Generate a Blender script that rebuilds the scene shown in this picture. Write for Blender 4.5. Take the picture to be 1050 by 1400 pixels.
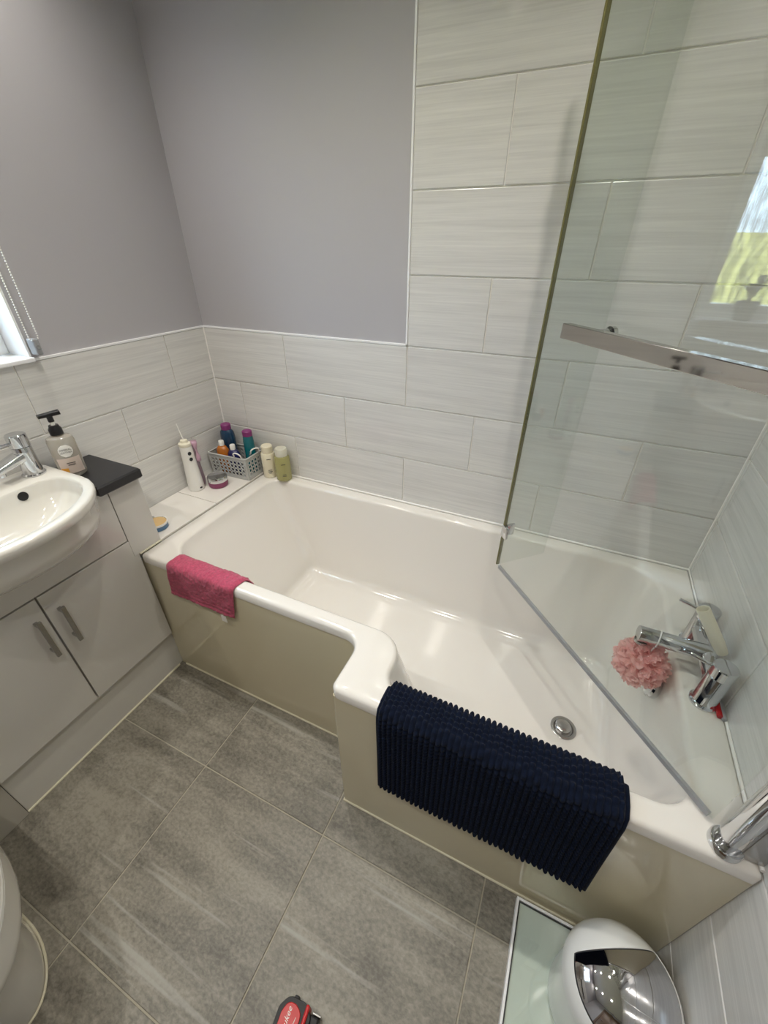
import bpy, bmesh, math, random
from mathutils import Vector, Matrix
random.seed(7)
PI = math.pi
for o in list(bpy.data.objects): bpy.data.objects.remove(o)
SC = bpy.context.scene
COL = SC.collection

# ------------------------------------------------------------------ camera
cam_d = bpy.data.cameras.new('camera'); cam = bpy.data.objects.new('camera', cam_d); COL.objects.link(cam)
cam.location = (1.4185, -1.3286, 1.4580)
cam.rotation_euler = (0.9943, -0.0014, 0.4319)
cam_d.sensor_fit = 'VERTICAL'; cam_d.sensor_height = 36.0; cam_d.sensor_width = 27.0
cam_d.lens = 560.42 / 1400 * 36.0
cam_d.clip_start = 0.02
SC.camera = cam
# ------------------------------------------------------------------ world (bright overcast day) and exposure
W_ = bpy.data.worlds.new('world'); SC.world = W_; W_.use_nodes = True
wn = W_.node_tree.nodes; wl = W_.node_tree.links
wn['Background'].inputs[0].default_value = (0.64, 0.82, 1.0, 1)
wn['Background'].inputs[1].default_value = 14.0
SC.view_settings.view_transform = 'Standard'; SC.view_settings.look = 'None'
SC.view_settings.gamma = 1.0; SC.view_settings.use_curve_mapping = False
SC.view_settings.exposure = 0.20
LAMP_W = 21.0            # each ceiling downlight
LAMP_COL = (1.0, 0.945, 0.855)

# ------------------------------------------------------------------ measured room
L = 1.8934; RIM = 0.5831; XB = 0.2168; YN = -0.6876; YW = -0.8498; XS = 1.057
XC = 0.8909; TW = 0.5; TH = 0.2025; Z0 = 1.1801; CEIL = 2.38; YF = -2.25

def S(r, g, b, a=1.0):
    f = lambda c: (c/255)/12.92 if c/255 <= 0.04045 else ((c/255+0.055)/1.055)**2.4
    return (f(r), f(g), f(b), a)

# ------------------------------------------------------------------ materials
MATS = {}
def mat(name, col, rough=0.4, metal=0.0, coat=0.0, spec=0.5, noise=None, bump=None, sheen=0.0, trans=0.0, emit=None):
    """noise=(scale vec, amount, detail) colour variation; bump=(scale, strength, dist)"""
    m = bpy.data.materials.new(name); m.use_nodes = True; nt = m.node_tree; b = nt.nodes['Principled BSDF']
    b.inputs['Base Color'].default_value = col; b.inputs['Roughness'].default_value = rough
    b.inputs['Metallic'].default_value = metal; b.inputs['Coat Weight'].default_value = coat
    b.inputs['Coat Roughness'].default_value = 0.05
    b.inputs['Specular IOR Level'].default_value = spec; b.inputs['Sheen Weight'].default_value = sheen
    b.inputs['Transmission Weight'].default_value = trans
    if emit: b.inputs['Emission Color'].default_value = emit[0]; b.inputs['Emission Strength'].default_value = emit[1]
    if noise or bump:
        tc = nt.nodes.new('ShaderNodeTexCoord')
    if noise:
        sc, amt, det = noise
        mp = nt.nodes.new('ShaderNodeMapping'); mp.inputs['Scale'].default_value = sc
        nz = nt.nodes.new('ShaderNodeTexNoise'); nz.inputs['Scale'].default_value = 1; nz.inputs['Detail'].default_value = det
        nt.links.new(tc.outputs['Object'], mp.inputs['Vector']); nt.links.new(mp.outputs[0], nz.inputs['Vector'])
        mx = nt.nodes.new('ShaderNodeMix'); mx.data_type = 'RGBA'
        mx.inputs['A'].default_value = tuple(c*(1-amt) for c in col[:3])+(1,)
        mx.inputs['B'].default_value = tuple(min(1, c*(1+amt)) for c in col[:3])+(1,)
        nt.links.new(nz.outputs['Fac'], mx.inputs['Factor']); nt.links.new(mx.outputs['Result'], b.inputs['Base Color'])
    if bump:
        nb = nt.nodes.new('ShaderNodeTexNoise'); nb.inputs['Scale'].default_value = bump[0]; nb.inputs['Detail'].default_value = 4
        nt.links.new(tc.outputs['Object'], nb.inputs['Vector'])
        bp = nt.nodes.new('ShaderNodeBump'); bp.inputs['Strength'].default_value = bump[1]; bp.inputs['Distance'].default_value = bump[2]
        nt.links.new(nb.outputs['Fac'], bp.inputs['Height']); nt.links.new(bp.outputs[0], b.inputs['Normal'])
    MATS[name] = m; return m

def streak_mat(name, c1, c2, rough, sv1, sv2, coat=0.0, veins=False, mixf=0.5):
    """stone/ceramic with streaks along local X; each piece shifts its own pattern"""
    m = bpy.data.materials.new(name); m.use_nodes = True; nt = m.node_tree; N = nt.nodes; K = nt.links; b = N['Principled BSDF']
    tc = N.new('ShaderNodeTexCoord'); oi = N.new('ShaderNodeObjectInfo')
    mul = N.new('ShaderNodeVectorMath'); mul.operation = 'SCALE'; mul.inputs[0].default_value = (13.1, 7.7, 23.3)
    K.new(oi.outputs['Random'], mul.inputs['Scale'])
    add = N.new('ShaderNodeVectorMath'); add.operation = 'ADD'
    K.new(tc.outputs['Object'], add.inputs[0]); K.new(mul.outputs[0], add.inputs[1])
    def nz(sv, det, rg):
        mp = N.new('ShaderNodeMapping'); mp.inputs['Scale'].default_value = sv; K.new(add.outputs[0], mp.inputs['Vector'])
        if veins: mp.inputs['Rotation'].default_value = (0, 0, 0.16)
        n = N.new('ShaderNodeTexNoise'); n.inputs['Scale'].default_value = 1; n.inputs['Detail'].default_value = det; n.inputs['Roughness'].default_value = rg
        n.inputs['Distortion'].default_value = 0.3 if veins else 0.0
        K.new(mp.outputs[0], n.inputs['Vector']); return n.outputs['Fac']
    a = nz(sv1, 6, 0.6); c = nz(sv2, 4, 0.6)
    mm = N.new('ShaderNodeMix'); mm.data_type = 'FLOAT'; mm.inputs['Factor'].default_value = mixf
    K.new(a, mm.inputs['A']); K.new(c, mm.inputs['B'])
    rp = N.new('ShaderNodeValToRGB'); rp.color_ramp.elements[0].position = 0.38 if veins else 0.33; rp.color_ramp.elements[1].position = 0.62 if veins else 0.67
    rp.color_ramp.elements[0].color = c1; rp.color_ramp.elements[1].color = c2
    K.new(mm.outputs['Result'], rp.inputs['Fac'])
    out = rp.outputs['Color']
    if veins:
        v = nz((1.6, 34, 8), 3, 0.5)
        r2 = N.new('ShaderNodeValToRGB'); e = r2.color_ramp.elements
        e[0].position = 0.63; e[0].color = (0, 0, 0, 1); e[1].position = 0.72; e[1].color = (1, 1, 1, 1)
        K.new(v, r2.inputs['Fac'])
        mx = N.new('ShaderNodeMix'); mx.data_type = 'RGBA'; mx.inputs['B'].default_value = S(166, 164, 156)
        fm = N.new('ShaderNodeMath'); fm.operation = 'MULTIPLY'; fm.inputs[1].default_value = 0.75
        K.new(r2.outputs['Color'], fm.inputs[0])
        K.new(fm.outputs[0], mx.inputs['Factor']); K.new(out, mx.inputs['A']); out = mx.outputs['Result']
    K.new(out, b.inputs['Base Color'])
    b.inputs['Roughness'].default_value = rough; b.inputs['Coat Weight'].default_value = coat; b.inputs['Coat Roughness'].default_value = 0.08
    bp = N.new('ShaderNodeBump'); bp.inputs['Strength'].default_value = 0.12; bp.inputs['Distance'].default_value = 0.002
    K.new(mm.outputs['Result'], bp.inputs['Height']); K.new(bp.outputs[0], b.inputs['Normal'])
    MATS[name] = m; return m

def sheet_glass(name, tint, f0=0.045):
    """thin architectural glass: clear tinted transmission plus angle-dependent mirror reflection"""
    m = bpy.data.materials.new(name); m.use_nodes = True; nt = m.node_tree; N = nt.nodes; K = nt.links
    N.remove(N['Principled BSDF']); out = N['Material Output']
    tr = N.new('ShaderNodeBsdfTransparent'); tr.inputs[0].default_value = tint
    gl = N.new('ShaderNodeBsdfGlossy'); gl.inputs['Roughness'].default_value = 0.0; gl.inputs['Color'].default_value = (1, 1, 1, 1)
    lw = N.new('ShaderNodeLayerWeight'); lw.inputs['Blend'].default_value = 0.5
    pw = N.new('ShaderNodeMath'); pw.operation = 'POWER'; pw.inputs[1].default_value = 5
    ma = N.new('ShaderNodeMath'); ma.operation = 'MULTIPLY_ADD'; ma.inputs[1].default_value = 1-f0; ma.inputs[2].default_value = f0
    K.new(lw.outputs['Facing'], pw.inputs[0]); K.new(pw.outputs[0], ma.inputs[0])
    mx = N.new('ShaderNodeMixShader'); K.new(ma.outputs[0], mx.inputs[0]); K.new(tr.outputs[0], mx.inputs[1]); K.new(gl.outputs[0], mx.inputs[2])
    K.new(mx.outputs[0], out.inputs['Surface']); MATS[name] = m
    return m

mat('paint', S(180, 178, 182), 0.75, noise=((3, 3, 3), 0.015, 2), bump=(180, 0.10, 0.0015))
mat('ceiling_white', S(232, 231, 228), 0.8)
streak_mat('wall_tile', S(205, 204, 202), S(228, 227, 224), 0.22, (2.0, 30, 60), (5.0, 60, 230), coat=0.35)
mat('grout', S(236, 234, 228), 0.7)
streak_mat('floor_tile', S(94, 90, 81), S(150, 145, 133), 0.45, (3.0, 11, 5), (95, 130, 110), veins=True, mixf=0.42)
mat('floor_grout', S(172, 166, 150), 0.8)
mat('acrylic', S(230, 226, 220), 0.13, coat=0.5)
mat('panel_cream', S(214, 205, 176), 0.12, coat=0.6)
mat('sealant', S(214, 208, 184), 0.5)
mat('vanity_gloss', S(204, 201, 195), 0.17, coat=0.5)
mat('vanity_edge', S(206, 203, 197), 0.4)
mat('plinth', S(178, 174, 164), 0.4)
mat('worktop_black', S(34, 34, 37), 0.38, noise=((200, 200, 200), 0.35, 2), bump=(420, 0.25, 0.001))
mat('chrome', (0.66, 0.67, 0.69, 1), 0.07, metal=1.0)
mat('rail_chrome', (0.50, 0.485, 0.47, 1), 0.05, metal=1.0)
mat('brushed', (0.44, 0.435, 0.43, 1), 0.22, metal=1.0)
mat('ceramic', S(218, 215, 208), 0.08, coat=0.6)
mat('upvc', S(240, 241, 243), 0.3)
mat('dark_hole', S(14, 14, 16), 0.6)
sheet_glass('screen_glass', (0.955, 0.972, 0.960, 1))
sheet_glass('plate_glass', (0.955, 0.975, 0.962, 1))
mat('glass_edge', S(126, 122, 78), 0.25, trans=0.25)
mat('seal_clear', S(170, 172, 176), 0.3, trans=0.3)
mat('navy', S(14, 22, 40), 0.95, sheen=0.05, spec=0.1, noise=((90, 90, 90), 0.4, 3), bump=(700, 0.5, 0.002))
mat('pink_terry', S(190, 78, 108), 0.95, sheen=0.2, noise=((130, 130, 130), 0.5, 3), bump=(600, 0.8, 0.003))
mat('loofah_pink', S(255, 216, 214), 0.7, sheen=0.3)
_n = MATS['loofah_pink'].node_tree; _b = _n.nodes['Principled BSDF']; _t = _n.nodes.new('ShaderNodeBsdfTranslucent'); _t.inputs[0].default_value = S(255, 220, 218); _m = _n.nodes.new('ShaderNodeMixShader'); _m.inputs[0].default_value = 0.6
_n.links.new(_b.outputs[0], _m.inputs[1]); _n.links.new(_t.outputs[0], _m.inputs[2]); _n.links.new(_m.outputs[0], _n.nodes['Material Output'].inputs['Surface'])
mat('cord_white', S(235, 232, 230), 0.6)
mat('white_plastic', S(236, 235, 230), 0.3, coat=0.2)
mat('cream_plastic', S(232, 226, 206), 0.3)
mat('bin_white', S(233, 235, 234), 0.25, coat=0.4)
mat('dark_mirror', (0.60, 0.60, 0.62, 1), 0.03, metal=1.0)
mat('dark_trim', S(40, 42, 46), 0.4)
mat('scale_white', S(214, 220, 214), 0.25)
mat('tool_red', S(196, 26, 30), 0.35)
mat('tool_black', S(26, 26, 28), 0.55)
mat('tool_yellow', S(190, 165, 70), 0.4)
mat('teal', S(10, 112, 122), 0.25, trans=0.1, coat=0.3)
mat('deep_blue', S(14, 54, 84), 0.25, coat=0.3)
mat('navy_plastic', S(26, 30, 84), 0.25, coat=0.3)
mat('amber', S(180, 104, 28), 0.2, coat=0.4)
mat('purple_cap', S(128, 44, 110), 0.35)
mat('lilac', S(196, 158, 178), 0.3)
mat('lilac_film', S(150, 128, 138), 0.3, trans=0.35)
mat('plum', S(134, 66, 100), 0.3)
mat('basket_grey', S(196, 198, 196), 0.4, trans=0.15)
mat('bottle_cream', S(226, 218, 194), 0.3)
mat('bottle_green', S(206, 202, 138), 0.12, trans=0.5, coat=0.3)
mat('cap_frost', S(224, 222, 206), 0.35, trans=0.2)
mat('print_dark', S(70, 66, 62), 0.6)
mat('print_white', S(238, 236, 232), 0.5)
mat('soap_body', S(222, 218, 208), 0.10, trans=0.6, coat=0.4)
mat('soap_liquid', S(206, 186, 170), 0.3, noise=((30, 30, 30), 0.15, 3))
mat('label_peach', S(206, 190, 180), 0.4)
mat('label_orange', S(222, 160, 60), 0.4)
mat('black_plastic', S(20, 20, 24), 0.35)
mat('tin_blue', S(80, 120, 158), 0.35)
mat('tin_tan', S(222, 188, 132), 0.5)
mat('red_plastic', S(190, 20, 26), 0.2, trans=0.2)
mat('blind', S(176, 172, 180), 0.8)
mat('lamp_lens', (1, 1, 1, 1), 0.4, emit=((1.0, 0.93, 0.80, 1), 14.0))
mat('door_wood', S(118, 94, 76), 0.4, noise=((3, 40, 3), 0.15, 4))
mat('pot_grey', S(120, 122, 124), 0.5)
mat('leaf', S(58, 84, 48), 0.5)
mat('soil', S(60, 46, 36), 0.9)
mat('grass', S(224, 208, 112), 0.9, noise=((1.2, 1.2, 1.2), 0.35, 6))
def rain_glass():
    m = sheet_glass('rain_glass', (0.9, 0.92, 0.92, 1)); N = m.node_tree.nodes; K = m.node_tree.links
    tc = N.new('ShaderNodeTexCoord'); mp = N.new('ShaderNodeMapping'); mp.inputs['Scale'].default_value = (60, 110, 14)
    nz = N.new('ShaderNodeTexNoise'); nz.inputs['Scale'].default_value = 1; nz.inputs['Detail'].default_value = 3
    rp = N.new('ShaderNodeValToRGB'); rp.color_ramp.elements[0].color = (0.38, 0.40, 0.40, 1); rp.color_ramp.elements[1].color = (0.97, 0.98, 0.98, 1)
    rp.color_ramp.elements[0].position = 0.35; rp.color_ramp.elements[1].position = 0.6
    K.new(tc.outputs['Object'], mp.inputs[0]); K.new(mp.outputs[0], nz.inputs['Vector']); K.new(nz.outputs['Fac'], rp.inputs[0])
    tr = [n for n in N if n.type == 'BSDF_TRANSPARENT'][0]; K.new(rp.outputs[0], tr.inputs[0])
    bp = N.new('ShaderNodeBump'); bp.inputs['Strength'].default_value = 0.4; bp.inputs['Distance'].default_value = 0.004
    K.new(nz.outputs['Fac'], bp.inputs['Height']); gl = [n for n in N if n.type == 'BSDF_GLOSSY'][0]; K.new(bp.outputs[0], gl.inputs['Normal'])
rain_glass()

# ------------------------------------------------------------------ object helpers
def tag(o, label=None, cat=None, group=None, kind=None):
    if label: o['label'] = label
    if cat: o['category'] = cat
    if group: o['group'] = group
    if kind: o['kind'] = kind
    return o
def root(name, loc, label, cat, rz=0.0, group=None):
    o = bpy.data.objects.new(name, None); COL.objects.link(o); o.location = loc; o.rotation_euler = (0, 0, rz)
    o.empty_display_size = 0.05
    return tag(o, label, cat, group)
def world_off(p):
    v = Vector((0, 0, 0))
    while p is not None: v += p.location; p = p.parent
    return v
def add(name, bm, m, parent=None, smooth=False, world=True, loc=None):
    """links bm as one mesh object; with world=True its vertices are in world space (parents unrotated)"""
    bmesh.ops.recalc_face_normals(bm, faces=bm.faces)
    if world and parent is not None:
        bmesh.ops.translate(bm, verts=bm.verts, vec=-world_off(parent))
    if world and parent is None and loc is not None:
        bmesh.ops.translate(bm, verts=bm.verts, vec=-Vector(loc))
    me = bpy.data.meshes.new(name); bm.to_mesh(me); bm.free()
    if smooth:
        for p in me.polygons: p.use_smooth = True
        if smooth != 'all':
            me.set_sharp_from_angle(angle=math.radians(38))
    me.materials.append(MATS[m] if isinstance(m, str) else m)
    o = bpy.data.objects.new(name, me); COL.objects.link(o); o.parent = parent
    if loc is not None and parent is None: o.location = loc
    return o
def struct(name, bm, m, parent=None, **k):
    o = add(name, bm, m, parent, **k)
    if parent is None: o['kind'] = 'structure'
    return o

# ------------------------------------------------------------------ mesh helpers
def box(x0, x1, y0, y1, z0, z1, bev=0.0, seg=2, bm=None):
    b2 = bmesh.new()
    bmesh.ops.create_cube(b2, size=1)
    for v in b2.verts:
        v.co = Vector((x0+(v.co.x+.5)*(x1-x0), y0+(v.co.y+.5)*(y1-y0), z0+(v.co.z+.5)*(z1-z0)))
    if bev > 0: bmesh.ops.bevel(b2, geom=b2.edges[:], offset=bev, segments=seg, affect='EDGES', profile=0.5)
    return merge(bm, b2)
def merge(bm, b2):
    if bm is None: return b2
    me = bpy.data.meshes.new('tmp'); b2.to_mesh(me); b2.free(); bm.from_mesh(me); bpy.data.meshes.remove(me); return bm
def xform(bm, M):
    bmesh.ops.transform(bm, matrix=M, verts=bm.verts); return bm
def loft(loops, cap0=False, cap1=False, closed=True, bm=None):
    b = bm or bmesh.new(); R = [[b.verts.new(p) for p in lp] for lp in loops]; n = len(loops[0])
    for a, c in zip(R, R[1:]):
        for i in range(n if closed else n-1):
            j = (i+1) % n
            try: b.faces.new((a[i], a[j], c[j], c[i]))
            except ValueError: pass
    if cap0: b.faces.new(R[0])
    if cap1: b.faces.new(R[-1])
    return b
def lathe(prof, cx=0, cy=0, n=32, sx=1.0, sy=1.0, bm=None, cap0=True, cap1=True):
    loops = [[(cx+sx*max(r, 1e-5)*math.cos(2*PI*i/n), cy+sy*max(r, 1e-5)*math.sin(2*PI*i/n), z) for i in range(n)] for r, z in prof]
    return loft(loops, cap0, cap1, bm=bm)
def tube(path, r, n=12, bm=None, closed=False, radii=None):
    P = [Vector(p) for p in path]; m = len(P); loops = []; up = None
    for i, p in enumerate(P):
        t = (P[(i+1) % m]-P[i-1]) if closed else (P[min(i+1, m-1)]-P[max(i-1, 0)])
        t.normalize()
        if up is None:
            a = Vector((0, 0, 1)) if abs(t.z) < .9 else Vector((1, 0, 0)); up = (a-t*a.dot(t)).normalized()
        else: up = (up-t*up.dot(t)).normalized()
        s = t.cross(up); rr = radii[i] if radii else r
        loops.append([p+(up*math.cos(2*PI*k/n)+s*math.sin(2*PI*k/n))*rr for k in range(n)])
    if closed: loops.append(loops[0]); return loft(loops, bm=bm)
    return loft(loops, True, True, bm=bm)
def rod(p0, p1, r, n=24, r1=None, bev=0.0, bm=None):
    """cylinder between two points with softened ends"""
    p0, p1 = Vector(p0), Vector(p1); d = p1-p0; l = d.length; r1 = r if r1 is None else r1
    if bev: pr = [(r-bev, 0), (r-bev*.3, bev*.3), (r, bev), (r1, l-bev), (r1-bev*.3, l-bev*.3), (r1-bev, l)]
    else: pr = [(r, 0), (r1, l)]
    b = lathe(pr, n=n); xform(b, Matrix.Translation(p0) @ d.to_track_quat('Z', 'Y').to_matrix().to_4x4())
    return merge(bm, b)
def rounded(corners, narc=10, nedge=6):
    """closed outline with filleted corners; corners=[(x,y,r)], same vertex count for the same arguments"""
    n = len(corners); arcs = []
    for i in range(n):
        p = Vector(corners[i][:2]); a = Vector(corners[i-1][:2]); c = Vector(corners[(i+1) % n][:2]); r = max(corners[i][2], 1e-4)
        u = (a-p).normalized(); v = (c-p).normalized(); ang = u.angle(v); t = r/math.tan(ang/2)
        cen = p+(u+v).normalized()*(r/math.sin(ang/2)); s = p+u*t; e = p+v*t
        a0 = math.atan2(s.y-cen.y, s.x-cen.x); a1 = math.atan2(e.y-cen.y, e.x-cen.x); da = (a1-a0+PI) % (2*PI)-PI
        arcs.append([(cen.x+r*math.cos(a0+da*k/narc), cen.y+r*math.sin(a0+da*k/narc)) for k in range(narc+1)])
    out = []
    for i in range(n):
        out += arcs[i]; s = arcs[i][-1]; e = arcs[(i+1) % n][0]
        out += [(s[0]+(e[0]-s[0])*k/nedge, s[1]+(e[1]-s[1])*k/nedge) for k in range(1, nedge)]
    return out
def at(outl, z): return [(p[0], p[1], z) for p in outl]
def text_bm(txt, size, shear=0.0, depth=0.0004, font_scale=1.0):
    """lettering as thin geometry in the local XY plane, centred"""
    cu = bpy.data.curves.new('lettering', 'FONT'); cu.body = txt; cu.size = size; cu.shear = shear; cu.extrude = depth
    cu.align_x = 'CENTER'; cu.align_y = 'CENTER'; cu.resolution_u = 2
    ob = bpy.data.objects.new('lettering', cu); COL.objects.link(ob)
    dg = bpy.context.evaluated_depsgraph_get(); me = bpy.data.meshes.new_from_object(ob.evaluated_get(dg))
    b = bmesh.new(); b.from_mesh(me); bpy.data.meshes.remove(me); bpy.data.objects.remove(ob); bpy.data.curves.remove(cu)
    return b

# ================================================================== ROOM SHELL
struct('floor', box(-0.3, L+0.15, YF-0.15, 0.15, -0.12, -0.0025), 'floor_grout')
FLOOR = bpy.data.objects['floor']
struct('ceiling', box(-0.3, L+0.15, YF-0.15, 0.15, CEIL, CEIL+0.1), 'ceiling_white')
struct('wall_back', box(-0.3, L+0.15, 0.006, 0.15, -0.003, CEIL), 'paint')
struct('wall_right', box(L+0.006, L+0.15, YF, 0.006, -0.003, CEIL), 'paint')
struct('wall_front', box(-0.3, L+0.15, YF-0.15, YF, -0.003, CEIL), 'paint')
WY0, WY1, WZ0, WZ1 = -1.32, -0.640, 1.183, 2.12           # window opening
b = box(-0.26, -0.006, YF, 0.006, -0.003, WZ0); box(-0.26, -0.006, YF, 0.006, WZ1, CEIL, bm=b)
box(-0.26, -0.006, YF, WY0, WZ0, WZ1, bm=b); box(-0.26, -0.006, WY1, 0.006, WZ0, WZ1, bm=b)
struct('wall_left', b, 'paint')
WB, WR, WL = (bpy.data.objects[k] for k in ('wall_back', 'wall_right', 'wall_left'))

# --- wall tiles (each one a piece of its wall); local X along the row, face towards local -Y
TCACHE = {}
def tile_mesh(w, h, t, bev, m, name='tile'):
    key = (round(w, 3), round(h, 3), t, m)
    if key not in TCACHE:
        b = bmesh.new(); w2, h2 = w/2, h/2
        rings = [[(-w2, t, -h2), (w2, t, -h2), (w2, t, h2), (-w2, t, h2)], [(-w2, bev, -h2), (w2, bev, -h2), (w2, bev, h2), (-w2, bev, h2)],
                 [(-w2+bev*.3, bev*.3, -h2+bev*.3), (w2-bev*.3, bev*.3, -h2+bev*.3), (w2-bev*.3, bev*.3, h2-bev*.3), (-w2+bev*.3, bev*.3, h2-bev*.3)],
                 [(-w2+bev, 0, -h2+bev), (w2-bev, 0, -h2+bev), (w2-bev, 0, h2-bev), (-w2+bev, 0, h2-bev)]]
        loft(rings, True, True, bm=b); bmesh.ops.recalc_face_normals(b, faces=b.faces)
        me = bpy.data.meshes.new(name); b.to_mesh(me); b.free(); me.materials.append(MATS[m]); TCACHE[key] = me
    return TCACHE[key]
JT = 0.0036
def tile_row(parent, a0, a1, z0, z1, joints, place):
    """tiles of one row between a0 and a1 cut at the joints; place(centre along row, z) -> (loc, rz)"""
    cuts = [a0]+[j for j in sorted(joints) if a0+0.02 < j < a1-0.02]+[a1]
    for p, q in zip(cuts, cuts[1:]):
        o = bpy.data.objects.new('tile', tile_mesh(q-p-JT, z1-z0-JT, 0.0058, 0.0017, 'wall_tile')); COL.objects.link(o)
        o.parent = parent; loc, rz = place((p+q)/2, (z0+z1)/2); o.location = loc; o.rotation_euler = (0, 0, rz)
def joints(base, odd): return [base+(k+(0.5 if odd else 0))*TW for k in range(-8, 9)]
add('grout', box(0.0, L, 0.0034, 0.0062, 0.45, Z0), 'grout', WB)
add('grout', box(XC, L, 0.0034, 0.0062, Z0, CEIL), 'grout', WB)
add('grout', box(L-0.0, L+0.0062, YF, 0.0024, 0.0, CEIL), 'grout', WR).location.x = 0.0034
add('grout', box(-0.0062, -0.0034, YF, 0.0024, 0.45, WZ0-0.004), 'grout', WL)
for k in range(-6, 4):                                      # row k spans Z0-k*TH down to Z0-(k+1)*TH
    zt = min(Z0-k*TH, CEIL); zb = Z0-(k+1)*TH
    if zt-zb < 0.02 or zb > CEIL: continue
    odd = (k % 2 != 0)
    tile_row(WB, XC if k < 0 else 0.0, L, zb, zt, joints(XC, odd), lambda c, z: ((c, 0, z), 0))
for k in range(0, 4):
    zt = Z0-k*TH; zb = zt-TH
    tile_row(WL, YF, 0.0, zb, zt, joints(-0.196, k % 2 != 0), lambda c, z: ((0, c, z), PI/2))
for k in range(-6, 6):
    zt = min(Z0-k*TH, CEIL); zb = max(Z0-(k+1)*TH, 0.0)
    if zt-zb < 0.02: continue
    tile_row(WR, YF, 0.0, zb, zt, joints(-0.52, False), lambda c, z: ((L, c, z), -PI/2))
add('corner_sealant', tube([(L-.0012, -.0012, RIM), (L-.0012, -.0012, CEIL)], .0034, 8), 'print_white', WR, smooth=True)
add('corner_sealant', tube([(.0012, -.0012, RIM), (.0012, -.0012, Z0)], .0030, 8), 'print_white', WL, smooth=True)
struct('trim_1', box(0.0, XC, -0.0008, 0.0055, Z0-0.001, Z0+0.0065, 0.0012), 'upvc')
struct('trim_2', box(XC-0.0065, XC, -0.0008, 0.0055, Z0-0.001, CEIL, 0.0012), 'upvc')
struct('trim_3', box(-0.0055, 0.0008, WY1, 0.0, Z0-0.001, Z0+0.0065, 0.0012), 'upvc')

# --- floor tiles, 455 mm grid
fx = [-0.01+0*0, 0.1345, 0.592, 1.0495, 1.508, L]; fy = [0.0, -0.498, -0.9545, -1.4085, -1.863, YF]
FJ = 0.0038
def floor_tile_mesh(w, d):
    key = ('f', round(w, 3), round(d, 3))
    if key not in TCACHE:
        b = bmesh.new(); bev = 0.0012
        def ring(i, z): return [(-w/2+i, -d/2+i, z), (w/2-i, -d/2+i, z), (w/2-i, d/2-i, z), (-w/2+i, d/2-i, z)]
        loft([ring(0, -0.009), ring(0, -bev), ring(bev*.35, -bev*.35), ring(bev, 0)], True, True, bm=b); bmesh.ops.recalc_face_normals(b, faces=b.faces)
        me = bpy.data.meshes.new('tile'); b.to_mesh(me); b.free(); me.materials.append(MATS['floor_tile']); TCACHE[key] = me
    return TCACHE[key]
for i in range(5):
    for j in range(5):
        w = fx[i+1]-fx[i]-FJ; d = fy[j]-fy[j+1]-FJ
        o = bpy.data.objects.new('floor_tile', floor_tile_mesh(w, d)); COL.objects.link(o); o.parent = FLOOR
        o.location = ((fx[i]+fx[i+1])/2, (fy[j]+fy[j+1])/2, 0)

# --- window in the left wall
b = box(-0.098, 0.012, WY0, WY1+0.0, WZ0-0.004, WZ0+0.008, 0.003)
struct('trim_4', b, 'upvc')                                  # white sill board
b = box(-0.26, -0.004, WY1-0.006, WY1, WZ0, WZ1); box(-0.26, -0.004, WY0, WY0+0.006, WZ0, WZ1, bm=b); box(-0.26, -0.004, WY0, WY1, WZ1-0.006, WZ1, bm=b)
struct('trim_5', b, 'upvc')                                  # white reveal lining
FXW = -0.15
b = box(FXW, FXW+0.055, WY0+0.006, WY0+0.05, WZ0+0.008, WZ1-0.006, 0.004); box(FXW, FXW+0.055, WY1-0.038, WY1-0.006, WZ0+0.008, WZ1-0.006, 0.004, bm=b)
box(FXW, FXW+0.055, WY0+0.05, WY1-0.038, WZ0+0.008, WZ0+0.062, 0.004, bm=b); box(FXW, FXW+0.055, WY0+0.05, WY1-0.038, WZ1-0.06, WZ1-0.006, 0.004, bm=b)
WIN = struct('window_1', b, 'upvc')
add('pane', box(FXW+0.02, FXW+0.026, WY0+0.045, WY1-0.033, WZ0+0.055, WZ1-0.055), 'rain_glass', WIN)
b = box(FXW+0.04, FXW+0.062, WY0+0.05, WY0+0.058, WZ0+0.062, WZ1-0.06); box(FXW+0.04, FXW+0.062, WY1-0.046, WY1-0.038, WZ0+0.062, WZ1-0.06, bm=b)
add('bead', b, 'upvc', WIN)
# --- grass bank outside
bb = bmesh.new(); gv = []
for i in range(13):
    r_ = []
    for j in range(41):
        x = -2.0-i*1.6; y = -24+j*1.2
        z = -0.4+i*0.20+0.18*math.sin(j*0.7+i)*(i/12)+(0.15*random.random() if i > 8 else 0)
        r_.append(bb.verts.new((x, y, z)))
    gv.append(r_)
for i in range(12):
    for j in range(40): bb.faces.new((gv[i][j], gv[i][j+1], gv[i+1][j+1], gv[i+1][j]))
struct('grass_bank', bb, 'grass', smooth='all')
# --- door behind the camera
DR = struct('door_1', box(0.95, 1.71, YF, YF+0.035, 0.003, 1.98, 0.003), 'door_wood')
b = box(0.88, 0.95, YF, YF+0.05, 0, 2.05, 0.004); box(1.71, 1.78, YF, YF+0.05, 0, 2.05, 0.004, bm=b); box(0.95, 1.71, YF, YF+0.05, 1.98, 2.05, 0.004, bm=b)
add('door_frame', b, 'door_wood', DR)
for (xa, xb_) in ((1.03, 1.30), (1.36, 1.63)):
    for (za, zb_) in ((0.2, 0.85), (1.0, 1.85)): add('door_panel', box(xa, xb_, YF+0.034, YF+0.042, za, zb_, 0.004), 'door_wood', DR)
h = add('door_handle', rod((1.03, YF+0.07, 1.02), (1.14, YF+0.07, 1.02), 0.009, bev=.003), 'chrome', DR, smooth=True)
add('handle_rose', rod((1.03, YF+0.034, 1.02), (1.03, YF+0.075, 1.02), 0.01), 'chrome', DR, smooth=True)

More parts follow.
